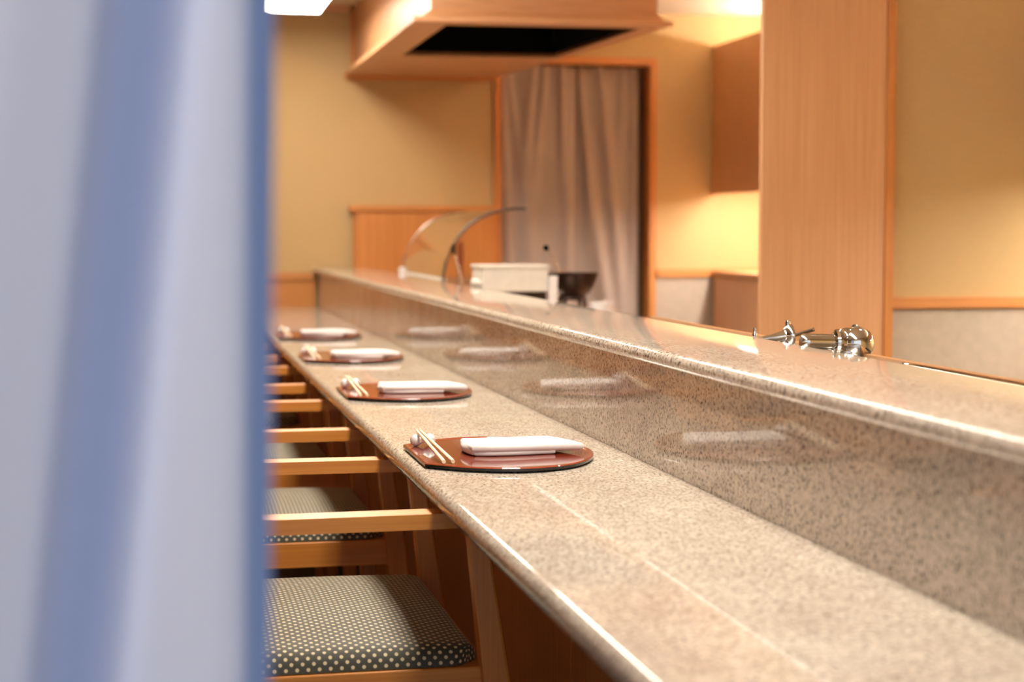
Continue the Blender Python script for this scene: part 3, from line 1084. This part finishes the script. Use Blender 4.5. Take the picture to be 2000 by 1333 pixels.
def fill_spot(x, y, label, watts, cone=95, blend=0.6):  # added ceiling spots that brighten the kitchen and the doorway curtain
    d = thing('fill_spot', label, 'fill_spot', (x, y, CEIL - 0.012), 'added fill spots')
    lathe('ring', [(0.045, 0.0), (0.058, 0.002), (0.058, 0.012), (0.045, 0.012)], (0, 0, 0), (0, 0, 1), M['white'], d, 24)
    lathe('lens', [(0.0, 0.003), (0.045, 0.003), (0.045, 0.008), (0.0, 0.008)], (0, 0, 0), (0, 0, 1), M['spot'], d, 24)
    ld = bpy.data.lights.new('beam', 'SPOT')
    ld.energy = watts
    ld.color = (1.0, 0.92, 0.80)
    ld.spot_size = R(cone)
    ld.spot_blend = blend
    ld.shadow_soft_size = 0.07
    lo_ = bpy.data.objects.new('beam', ld)
    COL.objects.link(lo_)
    lo_.parent = d
    lo_.location = (0, 0, -0.002)


for y0, ln, lb in ((0.95, 1.31, 'above the near worktop end'), (2.27, 1.31, 'above the nearest two chairs'), (3.59, 1.56, 'above the third chair')):
    ceiling_lamp(y0, y0 + ln, 'glowing white ceiling box lamp ' + lb)
for x, y, lb, k in ((1.55, 1.3, 'over the near kitchen aisle', 0.7), (1.55, 2.75, 'over the kitchen aisle beside the taps', 0.7),
                    (2.0, 5.9, 'in front of the doorway curtain', 1.4)):
    fill_spot(x, y, 'added fill spot ' + lb, SPOT_W * k)


# ================================================================== blue entrance curtain in the foreground
def noren():
    """cloth panel with a shaded fold that leans left on its way down and a hemmed edge"""
    bm = bmesh.new()
    nz = 40
    ztop, zbot = 1.786, 0.45
    grid = []
    for j in range(nz + 1):
        z = ztop + (zbot - ztop) * j / nz
        xe = 0.047 - (1.15 - z) * 0.016
        c = 0.001 - (1.15 - z) * 0.115          # fold position
        wd = 0.011
        plan = []
        n = 110
        for i in range(n + 1):                  # softly waved sheet
            x = -0.66 + (xe + 0.66) * i / n
            k = min(1.0, max(0.0, (c - x) / 0.06))
            q = min(1.0, max(0.0, (x - c) / 0.02)) * min(1.0, max(0.0, (xe - x) / 0.015))
            plan.append((x, 0.016 * math.sin((x - c) * 26) * k - 0.005 * q - 0.004 * math.exp(-((x - c) / 0.02) ** 2)))
        grid.append([bm.verts.new((x, y, z)) for x, y in plan])
    nx = len(grid[0]) - 1
    for j in range(nz):
        for i in range(nx):
            bm.faces.new((grid[j][i], grid[j][i + 1], grid[j + 1][i + 1], grid[j + 1][i]))
    x1 = 0.047
    t = thing('entrance_curtain', 'pale blue linen entrance curtain hanging blurred in the left foreground', 'curtain', (0, 0.75, 0))
    from_bm('cloth', bm, M['noren'], t, True)
    # added strips behind the sheet, the narrow one bluer, shade the fold in softly
    for wd, yo in ((0.020, 0.004), (0.012, 0.007)):
        bm = bmesh.new()
        prev = None
        for j in range(nz + 1):
            z = ztop + (zbot - ztop) * j / nz
            c = 0.001 - (1.15 - z) * 0.115
            row = [bm.verts.new((c - wd + 2 * wd * k / 8, yo + 0.003 * math.sin(math.pi * k / 8), z)) for k in range(9)]
            if prev:
                for k in range(8):
                    bm.faces.new((prev[k], prev[k + 1], row[k + 1], row[k]))
            prev = row
        from_bm('fold_shade_strip', bm, M['noren'] if wd > 0.015 else M['noren_hem'], t, True)
    bm = bmesh.new()
    a = []
    for j in range(nz + 1):
        z = ztop + (zbot - ztop) * j / nz
        xe = x1 - (1.15 - z) * 0.016
        a.append([bm.verts.new((xe - 0.005, 0.0012, z)), bm.verts.new((xe + 0.006, 0.0012, z)),
                  bm.verts.new((xe + 0.006, -0.0012, z)), bm.verts.new((xe - 0.005, -0.0012, z))])
    for j in range(nz):
        for k in range(4):
            bm.faces.new((a[j][k], a[j][(k + 1) % 4], a[j + 1][(k + 1) % 4], a[j + 1][k]))
    bm.faces.new(a[0])
    bm.faces.new(list(reversed(a[-1])))
    from_bm('hem', bm, M['noren_hem'], t)
    return t


noren()
rod = thing('entrance_rod', 'bamboo rod carrying the blue entrance curtain', 'rod', (0, 0.75, 1.80))
tube('pole', [(-0.68, 0, 0), (1.30, 0, 0)], 0.012, M['oak_x'], rod, 12)
for x in (-0.6, 1.2):
    tube('hanger', [(x, 0, 0.0), (x, 0, 0.03)], 0.005, M['darksteel'], rod, 8)
